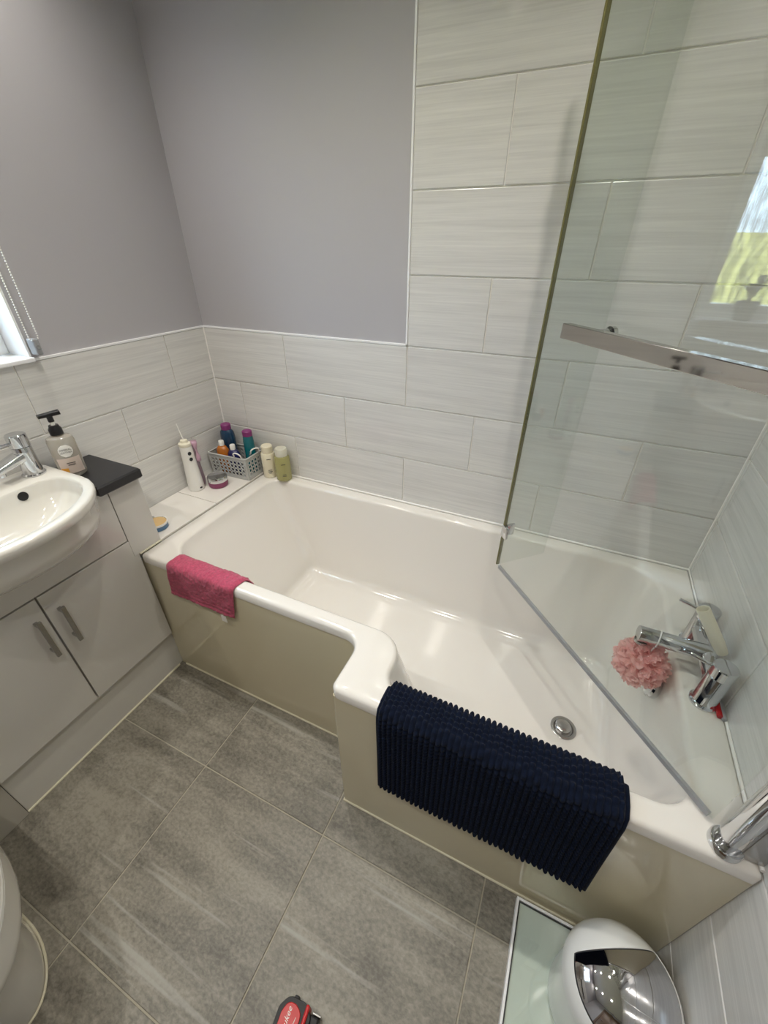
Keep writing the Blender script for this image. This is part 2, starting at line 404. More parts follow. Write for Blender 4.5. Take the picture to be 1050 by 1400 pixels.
# --- six ceiling downlights
def downlight(x, y, label):
    r = root('ceiling_downlight', (x, y, CEIL), label, 'downlight', group='ceiling downlights')
    add('bezel', lathe([(0.030, -0.001), (0.031, -0.006), (0.040, -0.007), (0.043, -0.002), (0.043, -0.0002)], n=32, cap0=False, cap1=False), 'chrome', r, smooth=True, world=False)
    add('lens', lathe([(0.0001, -0.004), (0.031, -0.004), (0.031, -0.0005), (0.0001, -0.0005)], n=24, cap0=False, cap1=False), 'lamp_lens', r, world=False)
    ld = bpy.data.lights.new('downlight_beam', 'SPOT'); ld.energy = LAMP_W; ld.color = LAMP_COL; ld.spot_size = math.radians(122); ld.spot_blend = 1.0
    ld.shadow_soft_size = 0.016
    lo = bpy.data.objects.new('downlight_beam', ld); COL.objects.link(lo); lo.parent = r; lo.location = (0, 0, -0.012)
for i, x in enumerate((0.20, 0.79, 1.40)):
    for j, y in enumerate((-0.58, -1.50)):
        downlight(x, y, ['round chrome ceiling downlight nearest the window wall', 'round chrome ceiling downlight in the middle of its row', 'round chrome ceiling downlight nearest the tap wall'][i]
                  + [', over the bath', ', over the floor'][j])

# ================================================================== BATH
OUT = lambda i, rr: [(XB+i, YN+i, rr[0]), (XS+i, YN+i, rr[1]), (XS+i, YW+i, rr[2]), (L-0.001-i, YW+i, rr[3]), (L-0.001-i, -0.001-i, rr[4]), (XB+i, -0.001-i, rr[5])]
rin = [(0.292, -0.637, .10), (1.172, -0.637, .085), (1.172, -0.790, .045), (1.805, -0.790, .07), (1.805, -0.058, .10), (0.292, -0.058, .06)]
fl = [(0.545, -0.515, .07), (1.235, -0.515, .10), (1.235, -0.690, .05), (1.745, -0.690, .07), (1.745, -0.145, .07), (0.545, -0.145, .04)]
def grow(cs, d):     # move an outline outward by d
    sg = [(-1, -1, 1), (-1, -1, -1), (-1, -1, 1), (1, -1, 1), (1, 1, 1), (-1, 1, 1)]
    return [(c[0]+s[0]*d, c[1]+s[1]*d, c[2]+s[2]*d) for c, s in zip(cs, sg)]
ro = [.008, .050, .022, .006, .006, .006]
FLZ = 0.178
rim_lo = rounded(OUT(0, ro)); rim_hi = rounded(OUT(0.004, [max(a-.004*(1 if k != 1 else -1), .003) for k, a in enumerate(ro)]))
rim_t = rounded(OUT(0.010, [max(a-.010*(1 if k != 1 else -1), .003) for k, a in enumerate(ro)]))
I0 = rounded(grow(rin, 0.014)); I1 = rounded(rin); F1 = rounded(fl)
mix = lambda A, B, s: [(a[0]+(c[0]-a[0])*s, a[1]+(c[1]-a[1])*s) for a, c in zip(A, B)]
loops = [at(rim_lo, RIM-.034), at(rim_lo, RIM-.010), at(rim_hi, RIM-.004), at(rim_t, RIM-.0005), at(mix(rim_t, I0, .5), RIM), at(I0, RIM-.0005)]
for k in range(1, 5):
    a = k/4*PI/2; loops.append(at(mix(I0, I1, math.sin(a)), RIM-.0005-.016*(1-math.cos(a))))
zs = RIM-.0165; Fo = F1
NS = 12
for k in range(1, NS+1):
    s = k/NS*.80; loops.append(at(mix(I1, F1, s), zs+(FLZ+.045-zs)*k/NS))
Fin = rounded([(c[0]+(.045 if c[0] < 1 else (.045 if c[0] < 1.3 else -.045)), c[1]+(.045 if c[1] < -.3 else -.045), c[2]*(1.0)) for c in fl])
S80 = mix(I1, F1, .80)
for k in range(1, 7):
    a = k/6*PI/2; loops.append(at(mix(S80, Fin, 1-math.cos(a)), FLZ+.045-.045*math.sin(a)))
b = loft(loops, False, False)
b.verts.ensure_lookup_table(); nl = len(I1)
last = [b.verts[len(b.verts)-nl+i] for i in range(nl)]
f = b.faces.new(last); bmesh.ops.triangulate(b, faces=[f])
BATH = root('bathtub', (1.05, -0.4, 0.0), 'white acrylic L-shaped shower bath against the tiled wall', 'bathtub')
add('tub', b, 'acrylic', BATH, smooth='all')
DX, DY = 1.636, -0.441
dr = add('drain', lathe([(0.0385, FLZ+.0005), (0.0385, FLZ+.003), (0.036, FLZ+.0045), (0.029, FLZ+.004), (0.0265, FLZ+.001)], DX, DY, 40, cap1=True), 'brushed', BATH, smooth=True)
add('plug', lathe([(0.0235, FLZ+.001), (0.0235, FLZ+.009), (0.021, FLZ+.0115), (0.010, FLZ+.0135), (0.0001, FLZ+.014)], DX-.002, DY+.002, 36), 'brushed', BATH, smooth=True)
# overflow cover on the end slope
b = lathe([(0.031, 0), (0.034, .004), (0.034, .016), (0.030, .021), (0.0001, .023)], n=36)
xform(b, Matrix.Translation((1.797, -0.440, 0.492)) @ Matrix.Rotation(math.radians(-78), 4, 'Y'))
add('overflow_cover', b, 'chrome', BATH, smooth=True)
# one-piece front panel following the L
PZ = RIM-.034
def pan(i, r1): return rounded([(XB-.016, YN+i, .001), (XS+i, YN+i, r1), (XS+i, YW+i, .006), (L-.0015, YW+i, .001), (L-.0015, YW+i+.016, .001), (XS+i+.016, YW+i+.016, .001), (XS+i+.016, YN+i+.016, .001), (XB-.016, YN+i+.016, .001)], 6, 3)
b = loft([at(pan(.003, .048), 0.003), at(pan(.003, .048), PZ)], False, False)
bmesh.ops.holes_fill(b, edges=b.edges[:])
tag(add('bath_panel', b, 'panel_cream', BATH, smooth=True), 'glossy cream front panel below the rim')
b = tube([(XB+.004, YN+.003, .002), (XS, YN+.003, .002)], .0045, 8); tube([(XS+.003, YN, .002), (XS+.003, YW+.003, .002), (L-.01, YW+.003, .002)], .0045, 8, bm=b)
add('floor_sealant', b, 'sealant', BATH, smooth=True)
b = tube([(XB, -0.003, RIM), (L-.003, -0.003, RIM), (L-.003, YW+.01, RIM)], .004, 8)
add('wall_sealant', b, 'print_white', BATH, smooth=True)

# --- tiled ledge between bath and window wall
LED = root('tiled_ledge', (0.108, -0.3, 0.0), 'pale tiled ledge holding toiletries at the head of the bath', 'ledge')
add('ledge_base', box(0.001, XB-.003, -0.603, -0.001, 0.003, RIM-.006), 'vanity_edge', LED)
add('tile', box(0.0015, XB-.002, -0.332, -0.0015, RIM-.006, RIM+.002, .0015), 'acrylic', LED)
add('tile', box(0.0015, XB-.002, -0.603, -0.3345, RIM-.006, RIM+.002, .0015), 'acrylic', LED)
LZ = RIM+.002

# ================================================================== VANITY, WORKTOP, WC UNIT
BYC, BHW = -0.985, 0.242      # basin centre line and half width
FXV = 0.2175
V = root('vanity_unit', (0.11, -0.95, 0.0), 'white gloss basin cabinet with two doors and chrome bar handles', 'cabinet')
add('body', box(0.001, FXV-.019, -1.281, -0.655, .005, .74), 'vanity_edge', V)
b = box(FXV-.018, FXV+.001, -0.708, -0.6045, RIM+.003, .838, .0008)
add('filler_panel', b, 'vanity_gloss', V)
add('end_panel', box(0.001, FXV-.019, -0.654, -0.606, RIM+.003, .838), 'vanity_edge', V)
hw_ = [(.2400, .838), (.2360, .830), (.2295, .795), (.2170, .770), (.1830, .756)]
ol = [(-1.279, .6535), (-.7105, .6535), (-.7105, .838)]+[(BYC+h_, z_) for h_, z_ in hw_]+[(BYC-h_, z_) for h_, z_ in reversed(hw_)]+[(-1.279, .838)]
add('fixed_front', loft([[(FXV-.018, y, z) for y, z in ol], [(FXV, y, z) for y, z in ol]], True, True), 'vanity_gloss', V)
for (y0, y1, hy) in ((-0.9895, -0.6905, -0.9585), (-1.2795, -0.9945, -1.0225)):
    d = add('door', box(FXV-.018, FXV, y0, y1, .192, .648, .0012), 'vanity_gloss', V)
    b = box(FXV+.022, FXV+.030, hy-.006, hy+.006, .459, .597, .0015)
    for hz in (.476, .580): box(FXV-.0005, FXV+.024, hy-.005, hy+.005, hz-.005, hz+.005, bm=b)
    add('handle', b, 'brushed', d)
add('rim_sealant', tube([(FXV+.001, -.689, RIM+.0015), (FXV+.001, -.604, RIM+.0015)], .0038, 8), 'sealant', V, smooth=True)
add('plinth', box(0.001, 0.197, -1.282, -0.655, .001, .188), 'plinth', V)
add('plinth_sealant', tube([(0.199, -1.282, .002), (0.199, -0.70, .002)], .0045, 8), 'sealant', V, smooth=True)
WC = root('toilet_unit', (0.11, -1.6, 0.0), 'white gloss cistern cabinet behind the toilet', 'cabinet')
add('body', box(0.001, FXV-.015, -1.90, -1.285, .006, .838), 'vanity_edge', WC)
add('front_panel', box(FXV-.014, FXV+.004, -1.898, -1.2835, .192, .838, .0012), 'vanity_gloss', WC)
add('plinth', box(0.001, 0.207, -1.898, -1.2835, .001, .188, .001), 'plinth', WC)
add('flush_button', lathe([(0.03, 0), (0.03, .004), (.026, .006), (.0001, .006)], 0.0, 0, 32), 'chrome', WC, smooth=True, world=False).location = (0, 0, .8725)
ol = rounded([(.0015, -1.90, .001), (.241, -1.90, .003), (.241, -1.224, .001), (.028, -1.224, .004), (.028, -.7440, .004), (.241, -.7440, .002), (.241, -.600, .004), (.0015, -.600, .001)], 4, 2)
ol2 = rounded([(.0015, -1.90, .001), (.237, -1.896, .003), (.237, -1.228, .001), (.024, -1.228, .004), (.024, -.7400, .004), (.237, -.7400, .002), (.237, -.604, .004), (.0015, -.604, .001)], 4, 2)
b = loft([at(ol2, .840), at(ol, .844), at(ol, .867), at(ol2, .872)], True, True)
WT = add('worktop', b, 'worktop_black', None, loc=(0.12, -1.2, 0.84)); tag(WT, 'black laminate worktop strip under the basin', 'worktop')

# --- semi-recessed basin
def D(xb, xs, xf, hw, z, rc, n=18):
    p = []
    for k in range(n+1):
        a = -PI/2+PI*k/n; p.append((xs+(xf-xs)*math.cos(a), BYC+hw*math.sin(a), z))
    for k in range(1, 6): p.append((xs+(xb+rc-xs)*k/5, BYC+hw, z))
    for k in range(1, 5):
        a = PI/2*k/5; p.append((xb+rc-rc*math.sin(a), BYC+hw-rc+rc*math.cos(a), z))
    for k in range(0, 11): p.append((xb, BYC+(hw-rc)*(1-k/5), z))
    for k in range(1, 5):
        a = PI/2*k/5; p.append((xb+rc-rc*math.cos(a), BYC-hw+rc-rc*math.sin(a), z))
    for k in range(0, 5): p.append((xb+rc+(xs-xb-rc)*k/5, BYC-hw, z))
    return p
BZ = 0.905
def Dm(A, B, q, z): return [(a[0]+(c[0]-a[0])*q, a[1]+(c[1]-a[1])*q, z) for a, c in zip(A, B)]
lp = [D(.10, .15, .20, .16, .752, .03), D(.07, .17, .27, .195, .755, .03), D(.045, .19, .325, .217, .770, .03), D(.037, .20, .352, .228, .795, .03), D(.035, .20, .374, .2345, .830, .03),
      D(.034, .20, .384, .2385, .8725, .03), D(.003, .20, .386, BHW-.003, .8735, .03),
      D(.003, .20, .391, BHW-.0005, .887, .03), D(.003, .20, .393, BHW, .896, .03), D(.005, .20, .391, BHW-.002, .902, .028), D(.010, .20, .386, BHW-.006, BZ, .024)]
IR = D(.118, .20, .366, BHW-.024, BZ, .05); IC = D(.222, .235, .25, .03, BZ, .006)
lp += [IR, Dm(IR, IC, .018, BZ-.002), Dm(IR, IC, .035, BZ-.008)]
for q in (.05, .08, .13, .20, .30, .42, .55, .70, .85, 1.0): lp.append(Dm(IR, IC, q, BZ-.008-.105*(1-(1-q)**2.6)**.62))
BAS = root('basin', (0.22, BYC, 0.69), 'white ceramic semi-recessed basin with rounded front', 'basin')
add('bowl', loft(lp, True, True), 'ceramic', BAS, smooth='all')
b = lathe([(0.0125, 0), (.0125, .002), (.0001, .002)], n=24); xform(b, Matrix.Translation((.1225, -.868, .883)) @ Matrix.Rotation(PI/2-.15, 4, 'Y'))
add('overflow_hole', b, 'dark_hole', BAS)
add('drain', lathe([(0.022, BZ-.114), (0.022, BZ-.111), (.0001, BZ-.110)], .236, BYC, 24), 'chrome', BAS, smooth=True)
# --- basin mixer tap
TX, TY = 0.064, -0.795
T = root('basin_tap', (TX, TY, BZ), 'chrome mono mixer tap on the basin', 'tap')
add('body', lathe([(.029, BZ), (.029, BZ+.004), (.0245, BZ+.007), (.0235, BZ+.07), (.0235, BZ+.083), (.0225, BZ+.0845)], TX, TY, 36), 'chrome', T, smooth=True)
h_ = add('lever_head', lathe([(.0225, BZ+.0855), (.0245, BZ+.0865), (.0245, BZ+.118), (.022, BZ+.121), (.0001, BZ+.1215)], TX, TY, 36), 'chrome', T, smooth=True)
add('lever', rod((TX+.004, TY-.02, BZ+.100), (TX+.010, TY-.085, BZ+.108), .0042, 14, bev=.0012), 'chrome', h_, smooth=True)
def slab(p0, p1, w0, h0, w1, h1, n=8):
    p0, p1 = Vector(p0), Vector(p1); d = (p1-p0).normalized(); s = d.cross(Vector((0, 0, 1))).normalized(); u = s.cross(d)
    lps = []
    for k in range(n+1):
        t = k/n; c = p0.lerp(p1, t); w = w0+(w1-w0)*t; hh = h0+(h1-h0)*t
        lps.append([c+s*w*math.copysign(abs(math.cos(a))**.45, math.cos(a))+u*hh*math.copysign(abs(math.sin(a))**.45, math.sin(a)) for a in [2*PI*i/20 for i in range(20)]])
    return loft(lps, True, True)
add('spout', slab((TX, TY-.01, BZ+.060), (TX+.006, TY-.088, BZ+.043), .021, .014, .0195, .010), 'chrome', T, smooth=True)
add('aerator', rod((TX+.0055, TY-.074, BZ+.026), (TX+.0055, TY-.074, BZ+.042), .0105, 20), 'chrome', T, smooth=True)

# --- soap dispenser on the worktop
SP = root('soap_dispenser', (0.098, -0.712, 0.8725), 'clear soap bottle with black pump beside the basin tap', 'soap bottle', rz=math.radians(-25))
def obot(prof, sx, sy, n=36): return lathe([(r, z) for r, z in prof], n=n, sx=sx, sy=sy)
add('bottle', obot([(.036, 0), (.040, .004), (.041, .015), (.0415, .06), (.041, .109), (.038, .120), (.030, .124), (.014, .126), (.014, .129)], .62, .84), 'soap_body', SP, smooth=True, world=False)
add('liquid', obot([(.035, .006), (.038, .012), (.0385, .055), (.038, .085), (.0001, .0855)], .58, .80), 'soap_liquid', SP, smooth=True, world=False)
def curved_label(y0, y1, z0, z1, r, sx, m, name, shape='rect', n=14):
    bm_ = bmesh.new(); rows = []
    for k in range(7):
        rr = []
        for i in range(n+1):
            u = -1+2*i/n; v = -1+2*k/6
            if shape == 'oval': uu = u*math.sqrt(max(0, 1-v*v*.9)); 
            else: uu = u
            y = (y0+y1)/2+uu*(y1-y0)/2; z = (z0+z1)/2+v*(z1-z0)/2; a = math.asin(max(-1, min(1, y/r)))
            rr.append(bm_.verts.new((r*sx*math.cos(a), y, z)))
        rows.append(rr)
    for a, c in zip(rows, rows[1:]):
        for i in range(n): bm_.faces.new((a[i], a[i+1], c[i+1], c[i]))
    return add(name, bm_, m, SP, smooth='all', world=False)
curved_label(-.028, .028, .014, .062, .0356, .745, 'label_peach', 'label')
curved_label(-.027, -.010, .014, .032, .0360, .75, 'label_orange', 'label')
curved_label(-.017, .019, .066, .102, .0358, .748, 'print_white', 'label', 'oval')
for t_, z_, sz in (('IMPERIAL', .0875, .0075), ('LEATHER', .0795, .0075)):
    b = text_bm(t_, sz, depth=.0001); xform(b, Matrix.Translation((.0276, .001, z_)) @ Matrix.Rotation(PI/2, 4, 'Z') @ Matrix.Rotation(PI/2, 4, 'X'))
    add('lettering', b, 'print_dark', SP, world=False)
for z_, w_ in ((.047, .022), (.041, .018)):
    add('print_line', box(.0268, .0272, -.004-w_/2+.006, -.004+w_/2+.006, z_-.0010, z_+.0010), 'print_dark', SP, world=False)
PU = add('pump_collar', lathe([(.0165, .1292), (.0165, .145), (.013, .152), (.012, .156)], n=24), 'black_plastic', SP, smooth=True, world=False)
add('pump_stem', rod((0, 0, .156), (0, 0, .168), .0055, 14), 'white_plastic', SP, smooth=True, world=False)
b = rod((0, 0, .166), (0, 0, .182), .0075, 16)
merge(b, slab((.004, -.026, .186), (-.004, .026, .188), .008, .0050, .010, .0065))
add('pump_head', b, 'black_plastic', SP, smooth=True, world=False)

# ================================================================== TOILET
TO = root('toilet', (0.45, -1.53, 0.0), 'white ceramic toilet with closed seat at the cistern cabinet', 'toilet')
def TL(x0, xs, xf, hw, z, n=20, yc=-1.53):
    p = [(xs+(xf-xs)*math.cos(-PI/2+PI*k/n), yc+hw*math.sin(-PI/2+PI*k/n), z) for k in range(n+1)]
    p += [(xs+(x0-xs)*k/6, yc+hw, z) for k in range(1, 7)]
    p += [(x0, yc+hw*(1-2*k/6), z) for k in range(1, 7)]
    p += [(x0+(xs-x0)*k/6, yc-hw, z) for k in range(1, 6)]
    return p
add('pan', loft([TL(.223, .45, .640, .098, .001), TL(.223, .45, .645, .100, .02), TL(.223, .45, .640, .098, .10), TL(.223, .45, .645, .106, .18), TL(.223, .45, .680, .130, .25), TL(.223, .45, .725, .162, .30), TL(.223, .45, .741, .1725, .325), TL(.223, .45, .744, .1745, .345), TL(.223, .45, .744, .1745, .398), TL(.223, .45, .739, .170, .402)], True, True), 'ceramic', TO, smooth=True)
add('seat', loft([TL(.26, .45, .741, .1725, .404), TL(.26, .45, .748, .178, .408), TL(.26, .45, .748, .178, .417), TL(.26, .45, .745, .175, .420)], True, True), 'white_plastic', TO, smooth=True)
add('lid', loft([TL(.258, .45, .742, .174, .4215), TL(.258, .45, .749, .179, .425), TL(.258, .45, .748, .178, .434), TL(.262, .45, .740, .170, .440), TL(.30, .45, .69, .13, .444)], True, True), 'white_plastic', TO, smooth=True)
add('floor_sealant', tube([(p[0]+.002, p[1]+(.002 if p[1] > -1.53 else -.002), .003) for p in TL(.225, .45, .641, .099, 0)][:27], .003, 8), 'sealant', TO, smooth=True)

# ================================================================== SHOWER SCREEN
GA = Vector((1.3255, -0.2535, 0)); ga = math.radians(-47.5)
gd = Vector((math.cos(ga), math.sin(ga), 0)); gn = Vector((gd.y, -gd.x, 0))   # gn faces the camera
rd_ = Vector((0.722, 0.692, 0)).normalized()
GZ0, GZ1 = 0.600, 2.00
GL = 0.735
SCN = root('shower_screen', (1.838, -0.815, RIM), 'hinged clear glass bath screen swung inward on a chrome pole', 'shower screen')
def slab_v(p, d, l, th, z0, z1, nrm):
    b = bmesh.new(); a = nrm*(th/2)
    q = [p+a, p+d*l+a, p+d*l-a, p-a]
    return loft([[(v.x, v.y, z0) for v in q], [(v.x, v.y, z1) for v in q]], True, True, bm=b)
rn = Vector((rd_.y, -rd_.x, 0))
add('glass_panel', slab_v(GA+gd*.004, gd, GL-.004, .006, GZ0, GZ1, gn), 'screen_glass', SCN)
add('return_panel', slab_v(GA+rd_*.006, rd_, .170, .006, GZ0, GZ1, rn), 'screen_glass', SCN)
b = slab_v(GA-gd*.002, gd, .0045, .008, GZ0, GZ1, gn); merge(b, slab_v(GA-rd_*.002-gn*.002, rd_, .0055, .005, GZ0, GZ1, rn))
tag(add('edge_strip', b, 'glass_edge', SCN), 'olive tinted vertical edge strip')
add('bottom_seal', slab_v(GA+gd*.012, gd, GL-.02, .007, GZ0-.007, GZ0+.004, gn), 'seal_clear', SCN)
b = bmesh.new()
for zz in (0.735, 1.90):
    c = GA+gd*.012+gn*.006
    b2 = box(-.012, .016, -.005, .005, -.020, .020, .004)
    xform(b2, Matrix.Translation((c.x, c.y, zz)) @ Matrix.Rotation(ga, 4, 'Z'))
    add('glass_clamp', b2, 'chrome', SCN, smooth=True)
    b2 = box(-.006, .022, -.004, .004, -.020, .020, .003); c = GA+rd_*.010+rn*.005
    xform(b2, Matrix.Translation((c.x, c.y, zz)) @ Matrix.Rotation(math.atan2(rd_.y, rd_.x), 4, 'Z'))
    add('glass_clamp', b2, 'chrome', SCN, smooth=True)
b.free()
PX, PY = 1.840, -0.823
add('pole', rod((PX, PY, RIM+.012), (PX, PY, GZ1+.01), .0195, 36, bev=.002), 'chrome', SCN, smooth=True)
add('pole_foot', lathe([(.0265, RIM+.0005), (.0265, RIM+.009), (.0245, RIM+.013), (.021, RIM+.014)], PX, PY, 36), 'chrome', SCN, smooth=True)
add('wall_channel', box(PX+.017, L-.001, PY-.011, PY+.011, RIM+.002, GZ1, .001), 'brushed', SCN)
# towel rail: rectangular chrome bar on two posts
c0 = GA+gd*.135+gn*.052; RL = .53
b = bmesh.new(); b2 = box(0, RL, -.010, .008, -.0135, .0135, .0012); xform(b2, Matrix.Translation((c0.x, c0.y, 1.3185)) @ Matrix.Rotation(ga, 4, 'Z'))
TR = add('towel_rail', b2, 'rail_chrome', SCN)
for s in (.055, RL-.055):
    p = GA+gd*(.135+s)
    add('rail_post', rod((p+gn*.003)+Vector((0, 0, 1.3185)), (p+gn*.048)+Vector((0, 0, 1.3185)), .009, 20), 'chrome', TR, smooth=True)
    add('rail_cap', rod((p-gn*.003)+Vector((0, 0, 1.3185)), (p-gn*.012)+Vector((0, 0, 1.3185)), .013, 20), 'chrome', TR, smooth=True)

# ================================================================== BATH TAP
TP = root('bath_mixer_tap', (1.852, -0.43, RIM), 'chrome deck-mounted bath filler with two lever valves', 'tap')
for yv in (-.522, -.338):
    xv = 1.852
    v = add('valve', lathe([(.0285, RIM+.0003), (.0285, RIM+.005), (.0250, RIM+.008), (.0235, RIM+.010), (.0235, RIM+.092), (.0225, RIM+.0935)], xv, yv, 36), 'chrome', TP, smooth=True)
    hh = add('valve_head', lathe([(.0222, RIM+.0945), (.0242, RIM+.0955), (.0242, RIM+.121), (.022, RIM+.1235), (.0001, RIM+.124)], xv, yv, 36), 'chrome', v, smooth=True)
    add('lever', rod((xv-.018, yv+.006, RIM+.109), (xv-.060, yv+.022, RIM+.112), .0042, 14, bev=.001), 'chrome', hh, smooth=True)
add('cross_bar', rod((1.852, -.505, RIM+.062), (1.852, -.355, RIM+.062), .0205, 28), 'chrome', TP, smooth=True)
add('spout', rod((1.860, -.432, RIM+.066), (1.703, -.440, RIM+.072), .0195, 32, bev=.002), 'chrome', TP, smooth=True)
b = lathe([(.010, 0), (.0155, .001), (.0155, .008)], n=24, cap1=False); xform(b, Matrix.Translation((1.716, -.4395, RIM+.046)))
add('aerator', b, 'brushed', TP, smooth=True)
# white plastic tube leaning on the tap
def hollow(p0, p1, r, t, n=28):
    p0, p1 = Vector(p0), Vector(p1); l = (p1-p0).length
    b = lathe([(r*.8, 0), (r*.86, .003), (r, l*.25), (r, l-.001), (r-.0006, l), (r-t+.0004, l), (r-t, l-.001), (r-t, l*.35), (.0001, l*.34)], n=n)
    return xform(b, Matrix.Translation(p0) @ (p1-p0).to_track_quat('Z', 'Y').to_matrix().to_4x4())
TB = add('plastic_tube', hollow((1.866, -.452, .679), (1.796, -.436, .776), .0138, .0025), 'cream_plastic', None, smooth=True, loc=(1.866, -.452, .679))
tag(TB, 'hollow white plastic tube leaning on the bath tap', 'tube')
# red razor behind the near valve
b = rod((1.8775, -.556, RIM+.0062), (1.8775, -.500, RIM+.0062), .0058, 14, bev=.001)
RZ = root('razor', (1.872, -.556, RIM), 'small red and clear plastic razor by the near tap valve', 'razor')
add('handle', b, 'red_plastic', RZ, smooth=True)
add('handle_cap', rod((1.8855, -.560, RIM+.0056), (1.8845, -.490, RIM+.0056), .0050, 14, bev=.001), 'seal_clear', RZ, smooth=True)

# --- pink mesh loofah hanging from the spout
LC = Vector((1.735, -.446, .566)); LR = .056
b = bmesh.new(); rnd = random.Random(3)
for q in range(90):
    z = 1-2*(q+.5)/90; ph = q*2.39996; d = Vector((math.sqrt(1-z*z)*math.cos(ph), math.sqrt(1-z*z)*math.sin(ph), z))
    t1 = d.orthogonal().normalized(); t2 = d.cross(t1); k1 = rnd.uniform(0, 6.28); nw = rnd.choice((3, 4, 5)); am = rnd.uniform(.008, .013); sr = rnd.uniform(.018, .025)
    rows = []
    for i in range(6):
        rr = sr*(i+.4)/5.4; row = []
        for k in range(28):
            a = 2*PI*k/28; w = am*(math.sin(nw*a+k1)+.35*math.sin(2.0*nw*a+2*k1))*(i/5)**1.2
            hgt = LR*.45+(LR*.48)*(i/5)**.6+w*.45
            p = LC+d*hgt+(t1*math.cos(a)+t2*math.sin(a))*(rr*(1+w*38))
            row.append(b.verts.new(p))
        rows.append(row)
    for a_, c_ in zip(rows, rows[1:]):
        for k in range(28): b.faces.new((a_[k], a_[(k+1) % 28], c_[(k+1) % 28], c_[k]))
LF = root('loofah', (LC.x, LC.y, LC.z-LR), 'pink ruffled mesh shower puff hanging from the tap spout', 'bath puff')
add('mesh_ruffles', b, 'loofah_pink', LF, smooth='all')
pts = []
for k in range(15):
    a = 2*PI*k/14; pts.append((1.748+.004*math.sin(a), -.4375+.0215*math.sin(a), RIM+.070+.0215*math.cos(a)))
b = tube(pts[:-1], .0016, 8, closed=True); tube([(1.744, -.452, RIM+.052), (1.742, -.448, RIM+.03), (LC.x, LC.y, LC.z+.02)], .0016, 8, bm=b)
add('hanging_cord', b, 'cord_white', LF, smooth='all')

# ================================================================== TEXTILES
def drape(path, x0s, x1s, nu, disp, thick, seed=0):
    """cloth draped along a (y,z) path; x0s/x1s give left/right edge per path fraction; disp(u,s)->height along normal"""
    P = [Vector((0, y, z)) for y, z in path]; ln = [0]
    for a, c in zip(P, P[1:]): ln.append(ln[-1]+(c-a).length)
    T_ = ln[-1]; bm_ = bmesh.new(); outer = []; inner = []
    for i, p in enumerate(P):
        t = (P[min(i+1, len(P)-1)]-P[max(i-1, 0)]).normalized(); nrm = Vector((0, t.z, -t.y))
        if nrm.dot(Vector((0, -1, 1))) < 0 and False: nrm = -nrm
        s = ln[i]; f_ = s/T_; xa = x0s(f_); xb_ = x1s(f_); ro_, ri_ = [], []
        for k in range(nu+1):
            u = k/nu; edge = min(1, min(u, 1-u)*nu/3, min(f_, 1-f_)*40)
            base = p+Vector((xa+(xb_-xa)*u, 0, 0))
            ro_.append(bm_.verts.new(base+nrm*(thick*(.35+.65*edge)+disp(u, s, i, k)*edge))); ri_.append(bm_.verts.new(base))
        outer.append(ro_); inner.append(ri_)
    n = len(P)
    for i in range(n-1):
        for k in range(nu):
            bm_.faces.new((outer[i][k], outer[i][k+1], outer[i+1][k+1], outer[i+1][k])); bm_.faces.new((inner[i][k], inner[i+1][k], inner[i+1][k+1], inner[i][k+1]))
    for i in range(n-1):
        for k in (0, nu): bm_.faces.new((outer[i][k], outer[i+1][k], inner[i+1][k], inner[i][k]))
    for k in range(nu):
        for i in (0, n-1): bm_.faces.new((outer[i][k], outer[i][k+1], inner[i][k+1], inner[i][k]))
    return bm_
def resample(pts, step):
    P = [Vector(p) for p in pts]; out = [P[0]]; 
    for a, c in zip(P, P[1:]):
        m = max(1, int((c-a).length/step)); out += [a.lerp(c, k/m) for k in range(1, m+1)]
    return [(p.x, p.y) for p in out]
def smooth_path(pts, it=2):
    for _ in range(it):
        q = [pts[0]]
        for a, c in zip(pts, pts[1:]): q += [(a[0]*.75+c[0]*.25, a[1]*.75+c[1]*.25), (a[0]*.25+c[0]*.75, a[1]*.25+c[1]*.75)]
        q.append(pts[-1]); pts = q
    return pts
# navy chenille bath mat over the wide rim: inside -> over -> outside
pth = smooth_path([(-.738, .40), (-.760, .50), (-.778, .572), (-.794, RIM+.003), (-.820, RIM+.004), (-.846, RIM+.004), (-.8545, RIM-.006), (-.8560, .52), (-.8565, .40), (-.860, .258)], 2)
pth = resample(pth, .0021)
NR = 40; rr = random.Random(5); phs = [rr.uniform(0, 6.28) for _ in range(NR+1)]; per = [rr.uniform(.0105, .0145) for _ in range(NR+1)]
def mat_disp(u, s, i, k):
    ri = min(int(u*NR), NR-1); v = u*NR-ri
    nub = .5+.5*math.sin(2*PI*s/per[ri]+phs[ri]+1.2*math.sin(s*37+ri))
    return .0095*(abs(math.sin(PI*v))**.6)*(.12+.88*nub)
b = drape(pth, lambda f_: 1.188+.010*max(0, f_-.5), lambda f_: 1.684+.016*max(0, f_-.5), NR*6, mat_disp, .009)
MT = root('bath_mat', (1.44, -.83, RIM), 'navy chenille bath mat draped over the wide bath rim', 'bath mat')
add('pile', b, 'navy', MT, smooth='all')
for xe, sl in ((1.1875, .010), (1.6865, .016)):
    hp = [(xe+sl*max(0, i_/(len(pth)-1)-.5), y-(.004 if z < .575 else 0), z+(.004 if z > .575 else 0)) for i_, (y, z) in enumerate(pth)][::8]
    add('hem', tube(hp, .0045, 8), 'navy', MT, smooth='all')
